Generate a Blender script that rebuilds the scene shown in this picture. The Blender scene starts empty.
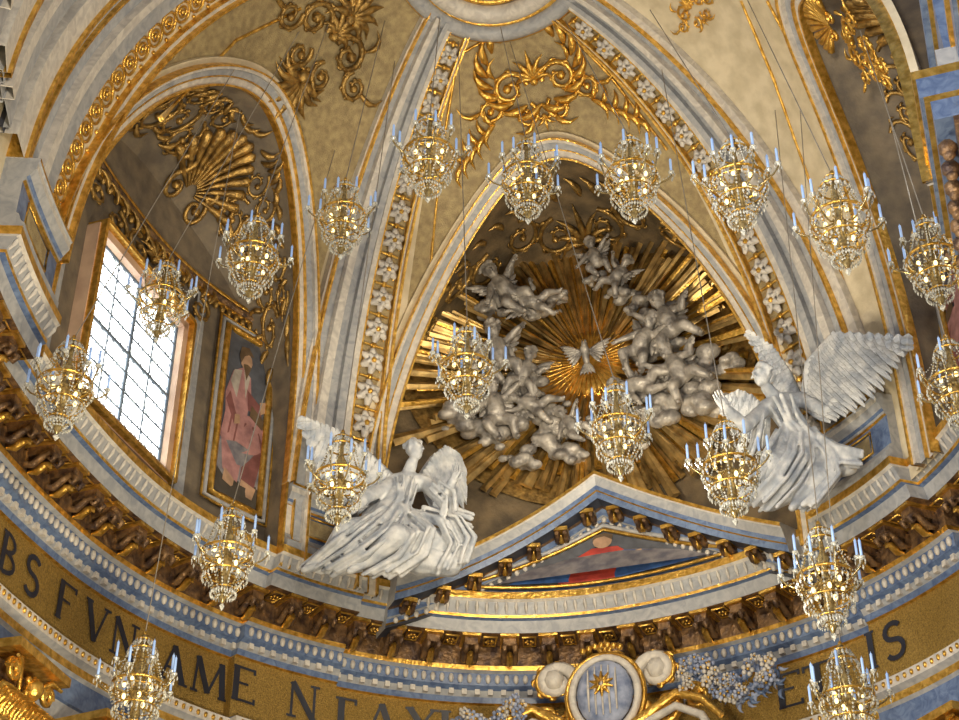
import bpy, math, random
from mathutils import Vector, Matrix, noise
random.seed(7)
V=Vector
rad=math.radians
# ---------------------------------------------------------------- plan of the building (metres, z=0 is eye level, floor -1.6)
AL,AR,BB,BFL,BFR=4.6,5.6,5.3,8.0,9.0   # oval plan semi axes (left,right,apse end,nave end)
Z0,H=11.0,7.0                          # springing height, rise of the dome
EYE=V((4.92,-14.5,0.0)); YAW=rad(19); PITCH=rad(35); F=1582.0
cy,sy,cp,sp=math.cos(YAW),math.sin(YAW),math.cos(PITCH),math.sin(PITCH)
def ax2(x,y): return (AR if x>0 else AL),(BB if y>0 else (BFR if x>0 else BFL))
def bearing(px,py):
    s=(px-479.5)/F;u=(360-py)/F
    yy=cp-sp*u; zz=sp+cp*u
    return V((cy*s-sy*yy, sy*s+cy*yy, zz)), yy
def walln(th):
    t=rad(th);s,c=math.sin(t),math.cos(t);a,b=ax2(s,c)
    return V((s/a,c/b,0)).normalized()
def wallpt(th,z,o=0.0):
    t=rad(th);s,c=math.sin(t),math.cos(t);a,b=ax2(s,c);n=walln(th)
    return V((a*s+o*n.x,b*c+o*n.y,z))
def spd(th):
    t=rad(th);s,c=math.sin(t),math.cos(t);a,b=ax2(s,c);return math.hypot(a*c,b*s)
def en(P):
    a,b=ax2(P.x,P.y);return V((P.x/a**2,P.y/b**2,(P.z-Z0)/H**2)).normalized()
def E(th,ph,off=0.0):
    t=rad(th);p=rad(ph);s,c=math.sin(t),math.cos(t);a,b=ax2(s,c)
    P=V((a*math.cos(p)*s,b*math.cos(p)*c,Z0+H*math.sin(p)))
    if off: P=P-en(P)*off
    return P
def onvault(px,py):
    d,_=bearing(px,py); last=None; k=8.0
    while k<40:
        P=EYE+d*k;a,b=ax2(P.x,P.y); f=(P.x/a)**2+(P.y/b)**2+((P.z-Z0)/H)**2
        if f<1: last=k
        elif last is not None: return P
        k+=0.03
    return EYE+d*22
def onwall(px,py,o=0.0):
    d,_=bearing(px,py); last=None;k=8.0
    while k<40:
        P=EYE+d*k;a,b=ax2(P.x,P.y);a+=o;b+=o; f=(P.x/a)**2+(P.y/b)**2
        if f<1: last=k
        elif last is not None: break
        k+=0.02
    return math.degrees(math.atan2(P.x/a,P.y/b)),P.z,P
def upright(Y0):
    def f(px,py,d=0.0):
        r,yy=bearing(px,py); return EYE+r*((Y0-d)/yy)
    return f
def thx(x): return math.degrees(math.asin(max(-1,min(1,x/(AR if x>0 else AL)))))
def xth(th): return (AR if th>0 else AL)*math.sin(rad(th))
# ---------------------------------------------------------------- materials
def mat(name,col,col2=None,rough=.6,metal=0.,scale=3.,bump=0.,bscale=20.,emit=0.,detail=6.,veins=False,spec=.5):
    m=bpy.data.materials.new(name);m.use_nodes=True;nt=m.node_tree;b=nt.nodes['Principled BSDF']
    b.inputs['Roughness'].default_value=rough;b.inputs['Metallic'].default_value=metal
    b.inputs['Specular IOR Level'].default_value=spec
    tc=nt.nodes.new('ShaderNodeTexCoord')
    n=nt.nodes.new('ShaderNodeTexNoise');n.inputs['Scale'].default_value=scale;n.inputs['Detail'].default_value=detail
    if veins: n.inputs['Distortion'].default_value=1.2
    nt.links.new(tc.outputs['Object'],n.inputs['Vector'])
    r=nt.nodes.new('ShaderNodeValToRGB');c2=col2 or tuple(c*.7 for c in col)
    r.color_ramp.elements[0].position=.35;r.color_ramp.elements[1].position=.65
    r.color_ramp.elements[0].color=(*c2,1);r.color_ramp.elements[1].color=(*col,1)
    nt.links.new(n.outputs['Fac'],r.inputs['Fac']);nt.links.new(r.outputs['Color'],b.inputs['Base Color'])
    if bump:
        n2=nt.nodes.new('ShaderNodeTexNoise');n2.inputs['Scale'].default_value=bscale;n2.inputs['Detail'].default_value=4
        nt.links.new(tc.outputs['Object'],n2.inputs['Vector'])
        bp=nt.nodes.new('ShaderNodeBump');bp.inputs['Strength'].default_value=bump;bp.inputs['Distance'].default_value=.05
        nt.links.new(n2.outputs['Fac'],bp.inputs['Height']);nt.links.new(bp.outputs['Normal'],b.inputs['Normal'])
    if emit:
        nt.links.new(r.outputs['Color'],b.inputs['Emission Color']);b.inputs['Emission Strength'].default_value=emit
    return m
M={}
M['marble']=mat('grey_marble',(.43,.44,.46),(.29,.31,.35),.4,scale=7,veins=True)
M['blue']=mat('blue_grey_marble',(.16,.23,.39),(.075,.12,.25),.3,scale=8,veins=True)
M['white']=mat('white_marble',(.68,.65,.60),(.48,.46,.44),.45,scale=7,veins=True)
M['cream']=mat('cream_plaster',(.70,.62,.46),(.54,.47,.33),.7,scale=4,bump=.15)
M['panel']=mat('ochre_mosaic_plaster',(.45,.36,.19),(.29,.225,.12),.5,.12,scale=9,bump=.4,bscale=60)
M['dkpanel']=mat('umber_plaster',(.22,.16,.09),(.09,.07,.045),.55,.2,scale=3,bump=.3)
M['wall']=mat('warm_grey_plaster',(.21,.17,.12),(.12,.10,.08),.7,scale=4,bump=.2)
M['gold']=mat('gold_leaf',(.97,.62,.15),(.56,.31,.05),.30,.85,scale=12,bump=.3)
M['dkgold']=mat('dark_gold',(.56,.36,.11),(.21,.13,.045),.38,.75,scale=9,bump=.4)  # darker and browner than the gold leaf
M['ray']=mat('ray_gold',(.74,.52,.21),(.30,.20,.08),.34,.8,scale=5)
M['bronze']=mat('brown_gilt_stucco',(.30,.18,.085),(.075,.048,.04),.40,.45,scale=8,bump=.5)
M['mosaic']=mat('gold_mosaic',(.48,.31,.075),(.23,.145,.035),.4,.45,scale=45,bump=.6,bscale=70)
M['ink']=mat('dark_letter_enamel',(.015,.02,.04),(.01,.01,.02),.4)
M['statue']=mat('statue_marble',(.66,.68,.71),(.36,.40,.47),.42,scale=6,bump=.5,bscale=9)
M['stucco']=mat('silvered_stucco',(.48,.45,.41),(.16,.15,.145),.40,.2,scale=6,bump=.6,bscale=12)
M['dark']=mat('dark_stone_and_groove_shade',(.05,.055,.08),(.02,.025,.04),.5)  # plinth stone, also painted shade strips between rib mouldings
M['floorm']=mat('floor_marble',(.35,.30,.25),(.2,.17,.15),.3,scale=1)
M['crystal']=mat('cut_crystal',(.76,.77,.72),(.20,.21,.19),.08,0.,scale=60,spec=1.,emit=.06)  # slight emission put in for sparkle
M['crystal2']=mat('amber_crystal',(.62,.50,.24),(.22,.16,.06),.1,.3,scale=60,spec=1.)
M['arm']=mat('gilt_glass_arm',(.56,.44,.20),(.24,.17,.07),.2,.6,scale=30)
M['candle']=mat('candle_wax',(.42,.62,1.0),(.34,.52,.92),.4,emit=.25)
M['bulb']=mat('lit_bulb',(1,.80,.36),(1,.72,.3),.4,emit=2.8)
M['wire']=mat('steel_cable',(.34,.31,.27),(.22,.20,.17),.6,.0)
M['lead']=mat('window_lead',(.16,.21,.28),(.10,.13,.18),.5)
M['pane']=mat('bright_window_glass',(.98,.98,.97),(.80,.86,.78),.3,scale=5,emit=4.6)
M['pink']=mat('frame_pink_marble',(.66,.47,.34),(.48,.32,.24),.5)
def flat(n,c,c2=None): 
    M[n]=mat('paint_'+n,c,c2 or tuple(x*.6 for x in c),.6,scale=6)
flat('p_bg',(.07,.06,.05));flat('p_sky',(.10,.11,.14));flat('p_pink',(.48,.25,.25),(.28,.14,.15));flat('p_white',(.48,.44,.40));flat('p_red',(.50,.06,.04),(.28,.03,.03))
flat('p_blue',(.05,.15,.45),(.03,.07,.22));flat('p_skin',(.50,.32,.21));flat('p_brown',(.14,.09,.05));flat('p_cloud',(.26,.25,.27),(.12,.12,.16));flat('redcloth',(.22,.02,.03))
flat('p_fold',(.24,.09,.09));flat('flower',(.40,.46,.64),(.14,.19,.34))
# ---------------------------------------------------------------- mesh builder
class MB:
    def __init__(s): s.v=[];s.f=[];s.m=[];s.s=[];s.mats=[]
    def mi(s,k):
        if k not in s.mats: s.mats.append(k)
        return s.mats.index(k)
    def face(s,pts,k,smooth=False):
        b=len(s.v);s.v+= [tuple(p) for p in pts];s.f.append(tuple(range(b,b+len(pts))));s.m.append(s.mi(k));s.s.append(smooth)
    def grid(s,rows,k,smooth=False,closed=False,kf=None):
        b=len(s.v);n=len(rows[0]);i=s.mi(k)
        for r in rows: s.v+=[tuple(p) for p in r]
        for a in range(len(rows)-1):
            if kf: i=s.mi(kf(a))
            for c in range(n if closed else n-1):
                d=(c+1)%n
                s.f.append((b+a*n+c,b+a*n+d,b+(a+1)*n+d,b+(a+1)*n+c));s.m.append(i);s.s.append(smooth)
    def tube(s,pts,r,k,seg=6,closed=False,flatn=None,fl=1.):
        pts=[V(p) for p in pts];n=len(pts)
        if n<2:return
        R=r if isinstance(r,(list,tuple)) else [r]*n
        rows=[];up=None
        for i,p in enumerate(pts):
            if closed: t=pts[(i+1)%n]-pts[i-1]
            else: t=pts[min(i+1,n-1)]-pts[max(i-1,0)]
            if t.length<1e-9: t=V((0,0,1))
            t.normalize()
            if flatn is not None: up=flatn
            elif up is None: up=V((0,0,1)) if abs(t.z)<.9 else V((1,0,0))
            x=up-t*up.dot(t)
            if x.length<1e-6: x=t.orthogonal()
            x.normalize();y=t.cross(x)
            if flatn is None: up=x
            rows.append([p+(x*math.cos(a)*fl+y*math.sin(a))*R[i] for a in [2*math.pi*j/seg for j in range(seg)]])
        if closed: rows.append(rows[0])
        s.grid(rows,k,True,True)
        if not closed:
            s.face(rows[0][::-1],k);s.face(rows[-1],k)
    def box(s,c,ax,ay,az,k):
        c=V(c);ax=V(ax);ay=V(ay);az=V(az)
        P=[c+ax*i+ay*j+az*l for l in(-1,1) for j in(-1,1) for i in(-1,1)]
        b=len(s.v);s.v+=[tuple(p) for p in P]
        for f in [(0,2,3,1),(4,5,7,6),(0,1,5,4),(2,6,7,3),(0,4,6,2),(1,3,7,5)]:
            s.f.append(tuple(b+q for q in f));s.m.append(s.mi(k));s.s.append(False)
    def blob(s,c,rx,ry,rz,k,nu=10,nv=6,smooth=True,R=None):
        c=V(c);rows=[]
        for j in range(nv+1):
            p=-math.pi/2+math.pi*j/nv
            row=[]
            for i in range(nu):
                a=2*math.pi*i/nu
                q=V((rx*math.cos(p)*math.cos(a),ry*math.cos(p)*math.sin(a),rz*math.sin(p)))
                if R is not None:q=R@q
                row.append(c+q)
            rows.append(row)
        s.grid(rows,k,smooth,True)
    def octa(s,c,r,k,h=None):
        c=V(c);h=h or r;b=len(s.v)
        s.v+=[tuple(c+V(q)) for q in[(r,0,0),(0,r,0),(-r,0,0),(0,-r,0),(0,0,h),(0,0,-h)]]
        for i in range(4):
            j=(i+1)%4
            s.f.append((b+i,b+j,b+4));s.f.append((b+j,b+i,b+5))
            for _ in(0,1): s.m.append(s.mi(k));s.s.append(False)
    def lathe(s,prof,k,seg=16,c=(0,0,0)):
        c=V(c)
        s.grid([[c+V((r*math.cos(2*math.pi*i/seg),r*math.sin(2*math.pi*i/seg),z)) for i in range(seg)] for r,z in prof],k,True,True)
    def capsule(s,p0,r0,p1,r1,k,seg=10):
        p0=V(p0);p1=V(p1);t=(p1-p0)
        if t.length<1e-6:t=V((0,0,.001))
        L=t.length;t.normalize();x=t.orthogonal().normalized();y=t.cross(x)
        prof=[(-r0,.001),(-r0*.8,r0*.6),(-r0*.45,r0*.89),(0,r0),(L,r1),(L+r1*.45,r1*.89),(L+r1*.8,r1*.6),(L+r1,.001)]
        rows=[[p0+t*h+(x*math.cos(a)+y*math.sin(a))*r for a in[2*math.pi*j/seg for j in range(seg)]] for h,r in prof]
        s.grid(rows,k,True,True);s.face(rows[0][::-1],k);s.face(rows[-1],k)
    def build(s,name,parent=None):
        me=bpy.data.meshes.new(name);me.from_pydata(s.v,[],s.f)
        for k in s.mats: me.materials.append(M[k])
        me.polygons.foreach_set('material_index',s.m);me.polygons.foreach_set('use_smooth',s.s);me.update()
        o=bpy.data.objects.new(name,me);bpy.context.scene.collection.objects.link(o)
        if parent:o.parent=parent
        return o
def empty(name,loc=(0,0,0)):
    o=bpy.data.objects.new(name,None);o.location=loc;o.empty_display_size=.2;bpy.context.scene.collection.objects.link(o);return o
# ---------------------------------------------------------------- piers break forward from the oval
PIERS=[(-124,-111.5,.35),(-59,-43,.14),(35,53,.25)]
TMIN,TMAX=-158,104
EMIN=-147
LZ=10.3   # height of the cornice ledge
def pjo(th):
    for a,b,p in PIERS:
        if a<=th<=b:return -p
    return 0
def samples(t0,t1,step=2.0):
    out=[];cuts=[c for p in PIERS for c in p[:2]]
    t=t0;pts=[t0]
    while t<t1-1e-6:
        t=min(t+step,t1);pts.append(t)
    pts=sorted(set(pts+[c for c in cuts if t0<c<t1]))
    for x in pts:
        l=pjo(x-.01);r=pjo(x+.01)
        out.append((x,l))
        if l!=r: out.append((x,r))
    return out
def sweep(mb,sm,prof,mats,zf=None,caps=True):
    rows=[[wallpt(th,z+(zf(th) if zf else 0),o+ad) for o,z in prof] for th,ad in sm]
    for j in range(len(prof)-1):
        mb.grid([[r[j],r[j+1]] for r in rows],mats[j] if isinstance(mats,(list,tuple)) else mats)
    if caps:
        k='marble';mb.face(rows[0],k);mb.face(rows[-1][::-1],k)
def arcs(t0,t1,step):
    out=[];t=t0
    while t<t1:
        out.append(t);t+=math.degrees(step/spd(t))
    return out
# ---------------------------------------------------------------- lower wall, floor
mb=MB()
sweep(mb,samples(EMIN,TMAX),[(.95,-1.6),(.95,-.4),(.97,-.4),(.97,7.15)],['dark','dark','wall'],caps=False)
for a,b,_ in PIERS+[(-103,-94,0),(-86,-77,0),(62,70,0)]:
    for i in range(3):
        c=a+(b-a)*(i+.5)/3
        for q in range(-2,3):
            p=wallpt(c+q*.6,2.3,.52);mb.tube([p-V((0,0,3.6)),p+V((0,0,3.7))],.045,'blue',6)
mb.build('wall_apse')
mb=MB()
mb.face([V((-9,-18,-1.62)),V((9,-18,-1.62)),V((9,8,-1.62)),V((-9,8,-1.62))],'floorm');mb.build('floor')
# nave wall and near pier on the right
mb=MB()
def slab(xf,y0_,y1_,z0_,z1_,k): mb.box(V(((xf+7)/2,(y0_+y1_)/2,(z0_+z1_)/2)),V(((7-xf)/2,0,0)),V((0,(y1_-y0_)/2,0)),V((0,0,(z1_-z0_)/2)),k)
ENT=[(-1.6,7.1,0,'wall'),(7.1,7.5,-.05,'marble'),(7.5,7.56,-.12,'gold'),(7.56,8.1,-.08,'blue'),(8.1,8.95,0,'mosaic'),(8.95,9.05,-.08,'gold'),(9.05,9.3,-.12,'blue'),(9.3,9.36,-.18,'gold'),(9.36,9.68,-.22,'bronze'),(9.68,9.9,-.42,'blue'),(9.9,9.97,-.48,'gold'),(9.97,10.2,-.52,'blue'),(10.2,10.3,-.56,'gold'),(10.3,10.5,-.25,'marble'),(10.5,11.2,-.15,'blue'),(11.2,11.27,-.2,'gold'),(11.27,11.4,-.28,'blue'),(11.4,19,.0,'cream')]
for z0_,z1_,d,k in ENT:
    slab(6.2+d,-16,-3.9,z0_,z1_,k);slab(5.72+d*.8,-3.6,-1.6,z0_,z1_,k)
for i in range(7):
    y=-3.4+i*.28
    for z,r in((9.5,.09),(9.42,.06)): mb.blob(V((5.45,y,z)),r,r*.8,r,'bronze',7,5)
for y in(-3.5,-3.2,-2.9,-2.5,-2.1,-1.8): mb.tube([V((5.70,y,11.4)),V((5.72,y,18.5))],.05,'marble' if y<-2.9 else 'gold',6)
mb.build('wall_nave_right')
def capital(th,zt=7.1,sc=1.):
    mb=MB();n=walln(th);t=V((n.y,-n.x,0));c=wallpt(th,0,.40+pjo(th)*.5)
    def P(u,z,h): return c+t*u*sc-n*h*sc+V((0,0,zt+(z-6.95)*sc))
    mb.box(P(0,6.90,.0),t*.46*sc,n*.32*sc,V((0,0,.05)),'gold')
    mb.box(P(0,6.4,-.1),t*.28*sc,n*.15*sc,V((0,0,.45*sc)),'bronze')
    for row,(z,w) in enumerate([(6.0,.34),(6.28,.34)]):
        for i in range(5):
            u=-w+2*w*i/4
            for q in(-.05,0,.05):
                pts=[P(u+q*.4,z,.05),P(u+q,z+.17,.1),P(u+q*1.2,z+.28,.2),P(u+q,z+.24,.29)]
                mb.tube(pts,[.03*sc,.045*sc,.035*sc,.012],'gold',5)
    for sgn in(-1,1):
        pts=[P(sgn*(.30+.1*math.cos(a)*(1-a/16)),6.72+.1*math.sin(a)*(1-a/16),.20) for a in [i*.6 for i in range(18)]]
        mb.tube(pts,.03*sc,'gold',5)
        mb.tube([P(sgn*.03,6.5,.12),P(sgn*.14,6.72,.18),P(sgn*.28,6.83,.24),P(sgn*.40,6.80,.28)],[.02,.03,.035,.02],'gold',5)
    mb.blob(P(0,6.66,.24),.09*sc,.09*sc,.10*sc,'gold')
    for i in range(5): mb.blob(P(.09*math.cos(i*1.256),6.66+.1*math.sin(i*1.256),.22),.045,.045,.045,'gold',6,4)
    return mb.build('corinthian_capital')
for a,b,_ in PIERS:
    for q in(.25,.75): capital(a+(b-a)*q)
for th in(-98.5,-81.5,66): capital(th,7.1,1.25)
# ---------------------------------------------------------------- main entablature
mb=MB()
prof=[(.97,7.1),(.87,7.12),(.87,7.38),(.84,7.40),(.84,7.72),(.80,7.76),(.80,7.86),(.73,7.92),(.73,8.06),(.90,8.08),(.90,8.95),(.86,8.97),(.84,9.05),(.79,9.13),(.72,9.18),(.72,9.36),(.66,9.39),(.64,9.45),(.64,9.74),(.20,9.76),(.16,9.93),(.10,9.95),(.09,9.99),(.02,10.16),(-.02,10.19),(-.02,LZ),(1.0,LZ+.02)]
mats=['marble','marble','blue','blue','marble','gold','marble','white','blue','mosaic','gold','blue','marble','blue','blue','marble','gold','bronze','bronze','marble','blue','gold','marble','white','gold','marble']
sweep(mb,samples(EMIN,TMAX),prof,mats)
for th in arcs(EMIN+1,TMAX-1,.52):
    n=walln(th);t=V((n.y,-n.x,0));o=pjo(th)
    W=lambda oo,z,u=0:wallpt(th,z,oo+o)+t*u
    for u in(-.075,.075):
        mb.tube([W(.64,9.66,u),W(.62,9.50,u),W(.52,9.48,u),W(.40,9.58,u),W(.30,9.62,u),W(.24,9.55,u),W(.28,9.50,u),W(.33,9.55,u)],[.05,.055,.05,.045,.045,.04,.03,.02],'bronze',6)
    mb.box(W(.44,9.66),t*.09,n*.18,V((0,0,.06)),'bronze')
    mb.box(W(.42,9.735),t*.135,n*.22,V((0,0,.02)),'gold')
    mb.tube([W(.60,9.43),W(.50,9.42),W(.40,9.50),W(.34,9.50),W(.31,9.44)],[.02,.05,.05,.04,.01],'gold',6)
    th2=th+math.degrees(.26/spd(th));o2=pjo(th2);n2=walln(th2);t2=V((n2.y,-n2.x,0))
    c2=wallpt(th2,9.73,.42+o2)
    mb.tube([c2+t2*a*.09+n2*b_*.15 for a,b_ in((-1,-1),(1,-1),(1,1),(-1,1))],.018,'gold',4,closed=True)
    for i in range(6): mb.blob(c2+t2*.05*math.cos(i*1.047)+n2*.05*math.sin(i*1.047)-V((0,0,.015)),.026,.026,.02,'gold',5,4)
for th in arcs(EMIN+1,TMAX-1,.115):
    o=pjo(th);mb.blob(wallpt(th,9.27,.705+o),.042,.042,.07,'white',6,4)
for th in arcs(EMIN+1,TMAX-1,.11):
    o=pjo(th);mb.blob(wallpt(th,7.99,.72+o),.03,.03,.04,'gold',5,4)
for th in arcs(EMIN+1,TMAX-1,.16):
    o=pjo(th);n=walln(th);mb.box(wallpt(th,9.10,.79+o),V((n.y,-n.x,0))*.035,n*.03,V((0,0,.04)),'white')
for th in arcs(EMIN+1,TMAX-1,.14):
    o=pjo(th);mb.tube([wallpt(th,10.01,.08+o),wallpt(th,10.09,.03+o),wallpt(th,10.15,.01+o)],[.012,.03,.015],'white',4)
mb.build('trim_main_entablature')
# ---------------------------------------------------------------- inscription letters (roman capitals)
def arcp(cx,cy,rx,ry,a0,a1,n=8): return [(cx+rx*math.cos(rad(a0+(a1-a0)*i/n)),cy+ry*math.sin(rad(a0+(a1-a0)*i/n))) for i in range(n+1)]
TK,TN=.085,.035
GL={'F':[([(.15,0),(.15,1)],TK),([(.15,.96),(.65,.96)],TN),([(.15,.52),(.5,.52)],TN),([(.65,1),(.65,.84)],TN),([(.04,0.02),(.26,0.02)],TN)],
'E':[([(.15,0),(.15,1)],TK),([(.05,.96),(.65,.96)],TN),([(.15,.52),(.5,.52)],TN),([(.05,.04),(.68,.04)],TN),([(.65,1),(.65,.84)],TN),([(.68,0),(.68,.16)],TN)],
'V':[([(.1,1),(.42,0)],TK),([(.42,0),(.74,1)],TN),([(-.02,.98),(.24,.98)],TN),([(.62,.98),(.86,.98)],TN)],
'A':[([(.1,0),(.42,1)],TN),([(.42,1),(.74,0)],TK),([(.22,.36),(.62,.36)],TN),([(-.02,.02),(.24,.02)],TN),([(.62,.02),(.88,.02)],TN)],
'N':[([(.12,0),(.12,1)],TN),([(.12,1),(.72,0)],TK),([(.72,0),(.72,1)],TN),([(.0,.02),(.26,.02)],TN),([(.6,.98),(.86,.98)],TN)],
'M':[([(.1,0),(.16,1)],TN),([(.16,1),(.5,.05)],TK),([(.5,.05),(.84,1)],TN),([(.84,1),(.92,0)],TK),([(0,.02),(.22,.02)],TN),([(.8,.02),(1.04,.02)],TN)],
'I':[([(.2,0),(.2,1)],TK),([(.06,.02),(.34,.02)],TN),([(.06,.98),(.34,.98)],TN)],
'X':[([(.1,1),(.7,0)],TK),([(.7,1),(.1,0)],TN),([(0,.98),(.22,.98)],TN),([(.6,.98),(.82,.98)],TN),([(0,.02),(.22,.02)],TN),([(.6,.02),(.82,.02)],TN)],
'T':[([(.4,0),(.4,1)],TK),([(.02,.96),(.78,.96)],TN),([(.04,1),(.04,.82)],TN),([(.76,1),(.76,.82)],TN),([(.26,.02),(.54,.02)],TN)],
'B':[([(.15,0),(.15,1)],TK),(arcp(.2,.74,.36,.23,90,-90,8),TN*1.5),(arcp(.2,.27,.44,.25,90,-90,8),TN*1.6),([(.03,.97),(.2,.97)],TN),([(.03,.03),(.2,.03)],TN)],
'S':[(arcp(.35,.74,.24,.22,30,270,10)+arcp(.35,.27,.26,.25,90,-150,10),TK*.8)]}
mb=MB()
def letter(ch,th):
    o=.90+pjo(th)-.03;sp_=spd(th);hh=.50
    def P(u,v): return wallpt(th+math.degrees((u-.4)*hh/sp_),8.33+v*hh,o)
    for pl,w in GL[ch]:
        rows=[]
        for i,(u,v) in enumerate(pl):
            a=pl[max(i-1,0)];b=pl[min(i+1,len(pl)-1)];dx,dy=b[0]-a[0],b[1]-a[1];l=math.hypot(dx,dy) or 1
            nx,ny=-dy/l*w,dx/l*w
            rows.append([P(u+nx,v+ny),P(u-nx,v-ny)])
        mb.grid(rows,'ink')
for ch,px,py in [('B',6,560),('S',28,600),('F',62,632),('V',92,647),('N',122,657),('A',172,685),('M',206,690),('E',241,698),('N',302,692),('E',788,655),('T',815,642),('I',885,602),('S',903,592)]:
    letter(ch,onwall(px,py,.88)[0])
t_=onwall(346,690,.88)[0]
for ch,d in(('T',0),('A',.50),('X',1.02),('I',1.42),('I',1.70)): letter(ch,t_+math.degrees(d/spd(-45)))
mb.build('frieze_inscription')
# ---------------------------------------------------------------- attic pedestals above the cornice
for a,b,pj in PIERS:
    mb=MB();sm=[(a+.8+(b-a-1.6)*i/6,.33-pj) for i in range(7)]
    sweep(mb,sm,[(.6,LZ),(-.33,LZ),(-.33,10.42),(-.28,10.46),(-.25,10.54),(-.22,10.56),(-.22,10.98),(-.25,11.0),(-.25,11.04),(-.28,11.07),(-.34,11.16),(-.34,11.24),(-.36,11.26),(-.36,11.3),(.6,11.35)],['marble','marble','gold','marble','gold','blue','gold','marble','blue','marble','white','marble','gold','marble'])
    c=(a+b)/2;o_=.33-pj
    w=math.degrees(.4/spd(c))
    mb.tube([wallpt(x,z,-.23+o_) for x,z in[(c-w,10.62),(c+w,10.62),(c+w,10.92),(c-w,10.92)]],.02,'gold',4,closed=True)
    mb.grid([[wallpt(c-w*.9+1.8*w*i/4,10.65,-.228+o_),wallpt(c-w*.9+1.8*w*i/4,10.89,-.228+o_)] for i in range(5)],'panel')
    mb.build('attic_pedestal')
# ---------------------------------------------------------------- vault with lunettes
PHR=75.0
BAYS=[dict(c=0,wl=41,wr=32,p=53.5,zf=.98,o=.45,e=1.),dict(c=-90,wl=19.5,wr=31.5,p=44,zf=.84,o=.40,e=.78),dict(c=86,wl=26,wr=17.5,p=40,zf=.80,o=.40,e=1.)]
def edge(b,s,k=0):
    w=b['wl'] if s<0 else b['wr'];th=b['c']+w*math.sin(rad(s))
    th+=math.degrees(k*.11/spd(th))*math.sin(rad(s))
    return th,(b['p']+k)*max(0,math.cos(rad(s)))**b['e']
def edgept(b,s,k=0,off=0):
    th,ph=edge(b,s,k);return E(th,ph,off)
mb=MB()
cols=[]
order=sorted(BAYS,key=lambda q:q['c'])
t=TMIN
for b in order:
    l=b['c']-b['wl'];r=b['c']+b['wr']
    for i in range(12): cols.append((t+(l-t)*i/12,0))
    for i in range(49): cols.append(edge(b,-90+180*i/48))
    t=r
rows=[[E(th,pa+(PHR-pa)*j/24) for j in range(25)] for th,pa in cols]
mb.grid(rows,'cream',True,False,lambda i:'panel' if (cols[i][1]>14 and cols[i][0]<50) else 'cream')
for t0,t1 in[(TMIN,-109.5),(-58.5,-41),(32,60)]:
    mb.grid([[wallpt(t0+(t1-t0)*i/10,10.0),wallpt(t0+(t1-t0)*i/10,11.0)] for i in range(11)],'cream')
mb.grid([[E(t,PHR+(89.9-PHR)*j/4,.0) for j in range(5)] for t in range(-180,181,10)],'panel',True)
mb.build('ceiling_vault')
def wz(b,s):
    th,ph=edge(b,s);return Z0+(H*math.sin(rad(ph)))*b['zf']
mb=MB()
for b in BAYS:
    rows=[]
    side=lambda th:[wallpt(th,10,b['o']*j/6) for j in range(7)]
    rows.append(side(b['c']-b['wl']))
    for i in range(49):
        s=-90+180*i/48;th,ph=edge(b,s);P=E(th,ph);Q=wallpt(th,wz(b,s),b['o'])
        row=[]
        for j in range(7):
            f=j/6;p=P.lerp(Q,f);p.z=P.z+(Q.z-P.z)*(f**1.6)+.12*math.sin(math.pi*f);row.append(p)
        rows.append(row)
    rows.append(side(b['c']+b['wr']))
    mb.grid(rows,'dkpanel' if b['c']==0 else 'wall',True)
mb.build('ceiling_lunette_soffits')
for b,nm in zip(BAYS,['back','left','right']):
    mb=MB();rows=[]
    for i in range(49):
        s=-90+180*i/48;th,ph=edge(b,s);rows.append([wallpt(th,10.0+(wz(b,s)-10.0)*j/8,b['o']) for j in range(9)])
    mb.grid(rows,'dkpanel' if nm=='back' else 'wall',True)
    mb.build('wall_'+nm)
mb=MB()
def archband(b,k0,k1,h,k):
    rows=[]
    ss=[-90+180*i/56 for i in range(57)]
    def foot(s):
        t0,_=edge(b,s,k0);t1,_=edge(b,s,k1)
        return [wallpt(t0,10,0.02),wallpt(t0,10,-h),wallpt(t1,10,-h),wallpt(t1,10,.02)]
    rows.append(foot(-90))
    for s in ss: rows.append([edgept(b,s,k0,-.02),edgept(b,s,k0,h),edgept(b,s,k1,h),edgept(b,s,k1,-.02)])
    rows.append(foot(90))
    for j in range(3): mb.grid([[r[j],r[j+1]] for r in rows],k,False)
for b in BAYS:
    archband(b,-.3,.0,.10,'gold')
    archband(b,.0,1.1,.05,'white');archband(b,1.1,1.3,.10,'gold');archband(b,1.3,2.4,.09,'marble');archband(b,2.4,2.9,.16,'white');archband(b,2.9,3.15,.19,'gold')
    archband(b,3.15,4.0,.06,'cream')
mb.build('trim_lunette_arches')
def ribpt(c,q,ph,off):
    hw=.88-.44*(ph/PHR);rr=max(.12,math.cos(rad(ph)))*spd(c)
    sg=1 if c>0 else -1
    return E(c+sg*math.degrees(q*hw/rr),ph,off)
mb=MB()
def ribband(c,q0,q1,h,k,ph0=0,ph1=PHR,w0=.88):
    N=34;rows=[]
    sg=1 if c>0 else -1
    base=lambda q:c+sg*math.degrees(q*.88/spd(c))
    rows.append([wallpt(base(q0),11.3,.02),wallpt(base(q0),11.3,-h),wallpt(base(q1),11.3,-h),wallpt(base(q1),11.3,.02)])
    for i in range(N+1):
        ph=2.5+ph0+(ph1-2.5-ph0)*i/N
        rows.append([ribpt(c,q0,ph,-.02),ribpt(c,q0,ph,h),ribpt(c,q1,ph,h),ribpt(c,q1,ph,-.02)])
    for j in range(3): mb.grid([[r[j],r[j+1]] for r in rows],k)
RC=-51
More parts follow.
